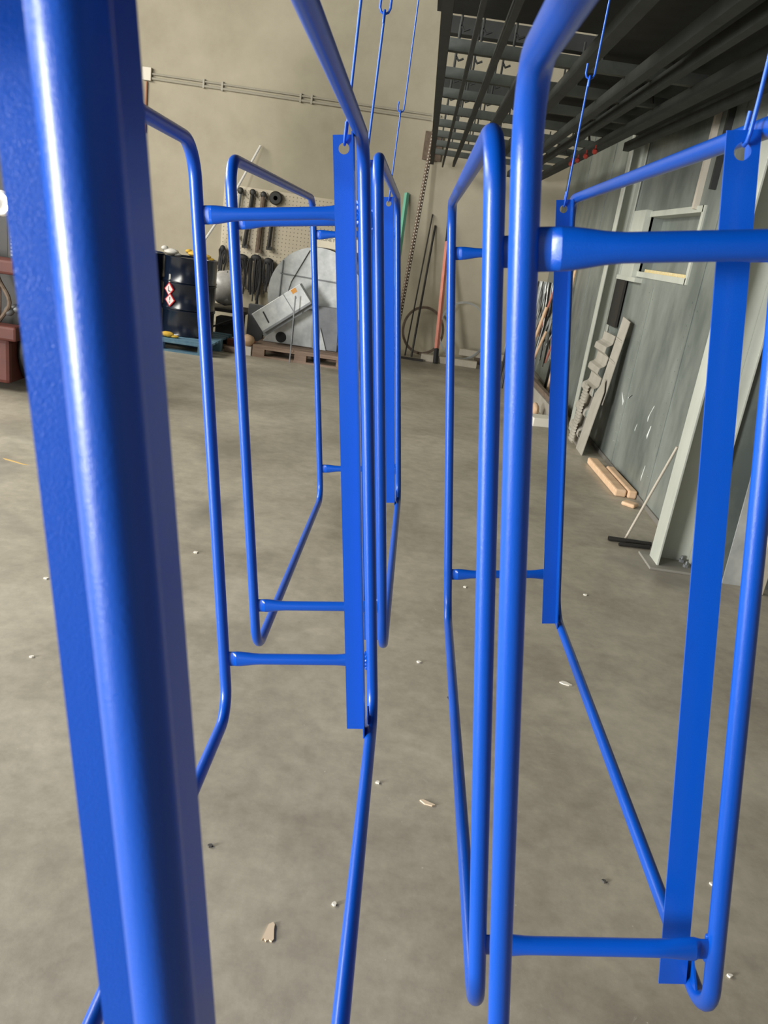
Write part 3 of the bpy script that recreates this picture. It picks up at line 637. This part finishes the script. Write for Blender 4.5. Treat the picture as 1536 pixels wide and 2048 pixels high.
stick('wood_stick', (1.36, 9.45, 0.52), (1.57, 9.62, 1.25), 0.016, PINE, None, None)
ws = bpy.data.objects['wood_stick']; ws.location.z = 0.0
ws.data.transform(Matrix.Scale(1.0, 4))
tag(ws, 'left thin wooden stick leaning on the wire rack', 'stick')
stick('wood_stick', (1.30, 9.35, 0.0), (1.52, 9.62, 1.0), 0.018, PINE, 'longer wooden stick leaning in front of the wire rack', 'stick')
stick('wood_stick', (1.68, 9.38, 0.0), (1.86, 9.66, 1.46) if 0 else (1.77, 9.68, 1.46), 0.016, PINE, 'wooden stick rising above the wire bunch at the column', 'stick')
# long beam on the floor
o = MB().box(-0.05, 0.05, -1.35, 1.35, 0, 0.16).build('steel_channel', CORR, None, 0.003); o.location = (1.50, 9.25, 0.0); o.rotation_euler = (0, 0, 0.03); tag(o, 'long grey steel channel lying on the floor towards the back right corner', 'channel')
o = MB().box(-0.025, 0.025, -0.9, 0.9, 0, 0.05).build('brown_bar', RUST, None, 0.003); o.location = (1.50, 9.1, 0.16); o.rotation_euler = (0, 0, 0.03); tag(o, 'brown bar lying on top of the grey channel', 'bar')
o = MB().box(-0.11, 0.11, -0.10, 0.10, 0, 0.085).build('foam_block', FOAM, None, 0.006); o.location = (1.38, 7.76, 0.0); o.rotation_euler = (0, 0, 0.25); tag(o, 'white foam block on the floor beside the grey channel', 'block')
o = MB().ball((0, 0, 0.07), .08, .6, 1.2, .9, 14, 0.04).build('orange_offcut', PINE); o.location = (1.37, 8.15, 0.0); tag(o, 'rounded orange wood offcut beside the foam block', 'offcut')
# corrugated sheets leaning on the wall
def corr_sheet(name, y0, y1, h, xb, xt, step, amp, mt, label, ywob=0.0):
    t = MB(); n = 60; th = 0.006
    vs = []
    rows = []
    for k in range(n + 1):
        z = h * k / n
        ph = (z % step) / step
        a = amp * (0 if ph < 0.45 else (ph - 0.45) / 0.12 if ph < 0.57 else 1 if ph < 0.86 else 1 - (ph - 0.86) / 0.14)
        x = xb + (xt - xb) * k / n - a
        rows.append((x, z))
    for (x, z) in rows: vs += [(x, y0, z), (x, y1, z), (x + th, y0, z), (x + th, y1, z)]
    fs = []
    for k in range(n):
        a, b = 4 * k, 4 * (k + 1)
        fs += [(a, a + 1, b + 1, b), (a + 2, b + 2, b + 3, a + 3), (a, b, b + 2, a + 2), (a + 1, a + 3, b + 3, b + 1)]
    fs += [(0, 2, 3, 1), (4 * n, 4 * n + 1, 4 * n + 3, 4 * n + 2)]
    t.add(vs, fs); o = t.build(name, mt); o.location = (0, 0, 0); tag(o, label, 'sheet'); return o
corr_sheet('corrugated_sheet', 6.98, 7.40, 1.00, 1.62, 1.72, 0.185, 0.045, CORR, 'wavy ribbed grey sheet leaning on the right wall beside the slim column')
def flat_sheet(name, poly, xb, xt, h, label, ribs=()):
    def X(z, off=0): return xb + (xt - xb) * z / h - off
    t = MB(); n = len(poly)
    vs = [(X(z), y, z) for y, z in poly] + [(X(z, -0.006), y, z) for y, z in poly]
    t.add(vs, [tuple(range(n)), tuple(range(n, 2 * n))[::-1]] + [(k, (k + 1) % n, n + (k + 1) % n, n + k) for k in range(n)])
    ya, yb = min(p[0] for p in poly), max(p[0] for p in poly)
    for z in ribs:
        t.tube([(X(z, 0.0), ya + 0.02, z), (X(z + 0.01, 0.0), yb - 0.03, z + 0.01)], 0.011, 8)
    o = t.build(name, CORR); tag(o, label, 'sheet'); return o
flat_sheet('bent_sheet', [(6.71, 0.45), (6.71, 1.15), (6.96, 1.17), (6.96, 0.42)], 1.63, 1.745, 1.17, 'upper flat grey sheet with two creases leaning beside the wavy sheet', (0.98, 0.80))
flat_sheet('bent_sheet', [(6.71, 0.0), (6.70, 0.56), (6.80, 0.66), (6.97, 0.50), (6.97, 0.0)], 1.60, 1.70, 0.9, 'lower grey sheet with a slanted top edge standing on the floor')
pts = []
for k in range(40):
    z = 0.03 + 0.52 * k / 39
    for j in range(5):
        pts.append((1.575 + 0.04 * k / 39 - (0.010 if k % 2 else 0) - 0.012 * math.sin(PI * j / 4), 7.02 + 0.045 * j, z))
fs = [(k * 5 + j, k * 5 + j + 1, (k + 1) * 5 + j + 1, (k + 1) * 5 + j) for k in range(39) for j in range(4)]
o = MB().add(pts, fs).build('crinkled_strip', CORR); so = o.modifiers.new('thick', 'SOLIDIFY'); so.thickness = 0.004
tag(o, 'narrow finely crinkled metal strip standing between the lower sheet and slim column', 'sheet')
o = MB().box(0, 0.02, -0.16, 0.16, 0, 0.42).build('wall_recess_shade', DARK); o.location = (1.765, 7.42, 1.05); tag(o, 'small dark recess in the right wall above the wavy sheet, drawn as a flat panel', 'panel')  # flat dark panel stands in for the shade inside a recess
# wood pieces
def pw(c, rz, l, w_, h_, label):
    o = MB().box(-w_ / 2, w_ / 2, -l / 2, l / 2, 0, h_).build('pine_block', PINE, None, 0.012); o.location = c; o.rotation_euler = (0, 0, rz); tag(o, label, 'wood block', 'pine blocks on the floor by the right wall'); return o
pw((1.655, 6.02, 0), 0.035, 0.88, 0.085, 0.055, 'left and longer of two pine blocks lying by the right wall')
pw((1.742, 5.90, 0), 0.035, 0.66, 0.065, 0.060, 'right pine block, lying against the right wall')
pw((1.69, 5.38, 0), 0.9, 0.10, 0.08, 0.03, 'small pine offcut alone near the wall')
# pipes and leaning rod
def pipe(a, b, r, label):
    a, b = Vector(a), Vector(b); d = b - a; t = MB(); 
    u = d.normalized(); n_ = Vector((0, 0, 1)); s_ = u.cross(n_)
    seg = 16; vs = []
    for p in (a, b):
        for rr in (r, r * 0.6):
            for k in range(seg):
                an = 2 * PI * k / seg; vs.append(tuple(p - a + n_ * rr * math.cos(an) + s_ * rr * math.sin(an)))
    fs = []
    for k in range(seg):
        l = (k + 1) % seg
        fs += [(k, l, 2 * seg + l, 2 * seg + k), (seg + k, 3 * seg + k, 3 * seg + l, seg + l), (k, seg + k, seg + l, l), (2 * seg + k, 2 * seg + l, 3 * seg + l, 3 * seg + k)]
    o = t.add(vs, fs, True).build('short_pipe', DARK); o.location = a; tag(o, label, 'pipe', 'two dark pipes by the column base'); return o
pipe((1.36, 4.57, 0.016), (1.62, 4.57, 0.016), 0.014, 'far one of two dark pipes, reaching farther left')
pipe((1.41, 4.50, 0.013), (1.60, 4.52, 0.013), 0.011, 'near one of two dark pipes on the floor by the column')
stick('thin_bar', (1.49, 4.66, 0.0), (1.565, 4.41, 0.66), 0.008, PALEM, 'thin pale rod leaning on the column beside the pipes', 'rod')
bpy.data.objects['thin_bar'].data.transform(Matrix.Identity(4))
# leaning galvanised sheets far right
def lean_sheet(y0, y1, xb, xt, h, mt, label, th=0.012):
    vs = [(xb, y0, 0), (xb, y1, 0), (xt, y1, h), (xt, y0, h), (xb + th, y0, 0), (xb + th, y1, 0), (xt + th, y1, h), (xt + th, y0, h)]
    o = MB().add(vs, [(0, 1, 2, 3), (4, 7, 6, 5), (0, 4, 5, 1), (1, 5, 6, 2), (2, 6, 7, 3), (3, 7, 4, 0)]).build('leaning_sheet', mt); tag(o, label, 'sheet', 'metal sheets leaning at the far right'); return o
def front_sheet(x0, x1, y0, y1, h, mt, label, th=0.008):
    vs = [(x0, y0, 0), (x1, y0, 0), (x1, y1, h), (x0, y1, h), (x0, y0 + th, 0), (x1, y0 + th, 0), (x1, y1 + th, h), (x0, y1 + th, h)]
    o = MB().add(vs, [(0, 1, 2, 3), (4, 7, 6, 5), (0, 4, 5, 1), (1, 5, 6, 2), (2, 6, 7, 3), (3, 7, 4, 0)]).build('leaning_sheet', mt); tag(o, label, 'sheet', 'metal sheets leaning at the far right'); return o
front_sheet(1.90, 3.0, 4.13, 4.24, 2.1, GALV, 'galvanised sheet leaning right of the column, seen behind the near blue post')
front_sheet(2.12, 3.2, 4.02, 4.10, 1.3, WALLR, 'shorter grey sheet leaning in front at the right edge')
plank('pale_batten', 2.03, 2.09, 4.05, 0.0, 0.03, 0.42, TIMB, 'pale upright batten at the foot of the leaning sheets', 'batten')

# ---------------------------------------------------------------- forklift at the far left
fk = thing('forklift_truck', 'dull red forklift at the left edge with its lamp lit', 'forklift', (-3.41, 6.1, 0))
def fb(n_, x0, x1, y0, y1, z0, z1, mt, bv=0.01): return MB().box(x0, x1, y0, y1, z0, z1).build(n_, mt, fk, bv)
fb('counterweight', -0.55, 0.42, -0.10, 0.9, 0.06, 0.40, REDO, 0.03)
fb('lower_step', -0.55, 0.50, -0.16, 0.0, 0.40, 0.51, REDO, 0.02)
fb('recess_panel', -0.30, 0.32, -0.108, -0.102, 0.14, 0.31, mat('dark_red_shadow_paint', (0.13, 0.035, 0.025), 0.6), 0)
fb('carriage_plate', -0.55, 0.48, -0.12, 0.10, 0.88, 0.985, REDO, 0.02)
fb('side_pillar', 0.42, 0.50, 0.05, 0.9, 0.40, 0.95, REDO, 0.02)
fb('machine_body', -0.5, 0.38, 0.25, 0.9, 0.40, 0.95, DARK, 0.02)
for x in (0.28, 0.36, 0.40):
    q = random.uniform(-0.03, 0.03); MB().tube([(x - 0.10 + 0.06 * math.sin(PI * k / 10) + q * math.cos(k * 0.6), 0.03 - 0.05 * math.sin(PI * k / 10), 0.84 - 0.033 * k) for k in range(11)], random.uniform(0.009, 0.016), 8).build('hydraulic_hose', RUST, fk)
MB().ball((0.40, 0.05, 0.62), 0.05, 1.2, 0.8, 0.7).ball((0.36, 0.02, 0.60), 0.04).build('valve_block', GALVD, fk)
for x in (-0.36, 0.34):
    fb('mast_rail', x - 0.04, x + 0.04, 0.12, 0.24, 0.95, 2.6, DARK)
for x in (0.36, 0.46):
    t = MB()
    for k in range(60):
        z = 1.0 + k * 0.026; t.box(x - 0.012, x + 0.012, 0.085, 0.105, z, z + 0.016)
    t.build('lift_chain', GALVD, fk)
fb('load_backrest', -0.50, 0.62, 0.30, 0.36, 0.95, 2.75, DARK)
fb('mast_crossbar', -0.40, 0.40, 0.10, 0.16, 2.0, 2.1, DARK)
for x, y in ((0.50, 0.30),):
    t = MB().lathe([(0.17, -0.09), (0.27, -0.09), (0.30, -0.06), (0.30, 0.06), (0.27, 0.09), (0.17, 0.09)], (0, 0, 0), 36, Matrix.Translation((x, y, 0.30)) @ Matrix.Rotation(PI / 2, 4, 'Y'))
    wh = t.build('tyre', BLACK, fk)
    MB().lathe([(0.05, -0.07), (0.17, -0.05), (0.17, 0.05), (0.05, 0.07)], (0, 0, 0), 24, Matrix.Translation((x, y, 0.30)) @ Matrix.Rotation(PI / 2, 4, 'Y')).build('wheel_hub', REDO, wh)
MB().lathe([(0.02, 0.07), (0.05, 0.05), (0.085, 0.0), (0.09, -0.02), (0.085, -0.025)], (0, 0, 0), 24, Matrix.Translation((0.37, -0.10, 1.37)) @ Matrix.Rotation(-PI / 2, 4, 'X') @ Matrix.Scale(-1, 4, (0, 0, 1))).build('lamp_housing', WHITE, fk)
MB().lathe([(0.001, 0.0), (0.075, 0.0), (0.07, 0.02), (0.001, 0.03)], (0, 0, 0), 24, Matrix.Translation((0.37, -0.125, 1.37)) @ Matrix.Rotation(PI / 2, 4, 'X')).build('lamp_lens', LAMP, fk)
MB().tube([(0.37, -0.05, 1.37), (0.36, 0.10, 1.30)], 0.012, 8).build('lamp_bracket', DARK, fk)

# ---------------------------------------------------------------- floor litter
def chip(c, pts, mt, label, h_=0.004, cat='debris', group=None):
    o = MB().prism([(a / 1000, b / 1000) for a, b in pts], 0, h_, 'z').build('floor_chip', mt); o.location = (*c, 0.0); tag(o, label, cat, group)
    return o
chip((-0.12, 1.42), [(-13, -22), (-9, -18), (-4, -25), (2, -20), (9, -24), (13, -17), (9, 8), (8, 24), (3, 30), (-6, 22), (-9, 4)], CHIP, 'large cream paint flake at the bottom of the floor view')
chip((0.80, 2.77), [(-25, 4), (-12, 14), (4, 12), (14, 2), (24, -6), (10, -12), (-10, -8)], FOAM, 'white oblong chip on the floor left of the right rack tube')
chip((0.25, 1.95), [(-22, 8), (-12, 12), (6, 4), (24, -4), (14, -10), (-8, -6)], CHIP, 'pinkish flat shard beside the leaning lower tube')
def rnd(n_, r): return [(r * random.uniform(.6, 1.2) * math.cos(2 * PI * k / n_), r * random.uniform(.5, 1) * math.sin(2 * PI * k / n_)) for k in range(n_)]
spots = [(0.22, 2.77, 9, 1, 'small pale flake on the floor between the middle post and the right rack'),
         (-0.86, 3.5, 13, 1, 'pale crumb on the floor left of the long left upright tube'),
         (0.33, 2.54, 8, 0, 'small dark pebble left of the sloping lower tube of the right rack'),
         (0.73, 1.74, 7, 0, 'dark grit speck right of the thick near tube, in the lower right floor'),
         (-1.36, 3.01, 9, 1, 'pale crumb on the floor left of the nearest post, mid height'),
         (0.10, 2.01, 7, 1, 'tiny white crumb right of the lower tube that runs towards the viewer'),
         (0.02, 1.53, 7, 1, 'tiny crumb right of and above the large cream flake'),
         (1.04, 1.79, 7, 1, 'white crumb between the whole angle post and the rightmost tube'),
         (1.05, 3.68, 11, 1, 'pale flake on the floor right of the far right post'),
         (0.44, 3.56, 8, 1, 'pale flake just below the far rung of the right rack'),
         (0.98, 1.49, 7, 1, 'white speck right of the bottom corner of the right rack'),
         (-1.14, 2.41, 8, 1, 'pale speck low on the floor left of the nearest post'),
         (-0.32, 1.66, 7, 0, 'dark speck on the floor right of the nearest post, lower left')]
for x, y, r, pale, lab in spots:
    chip((x, y), rnd(7, r), FOAM if pale else CHIPD, lab, 0.005, 'debris', 'small flakes scattered on the floor')
chip((-2.18, 4.43), [(-90, 22), (-40, 10), (0, -6), (60, -30), (95, -36), (70, -46), (10, -26), (-60, -4)], YMARK, 'faded yellow paint streak on the floor below the forklift', 0.0008, 'floor mark')
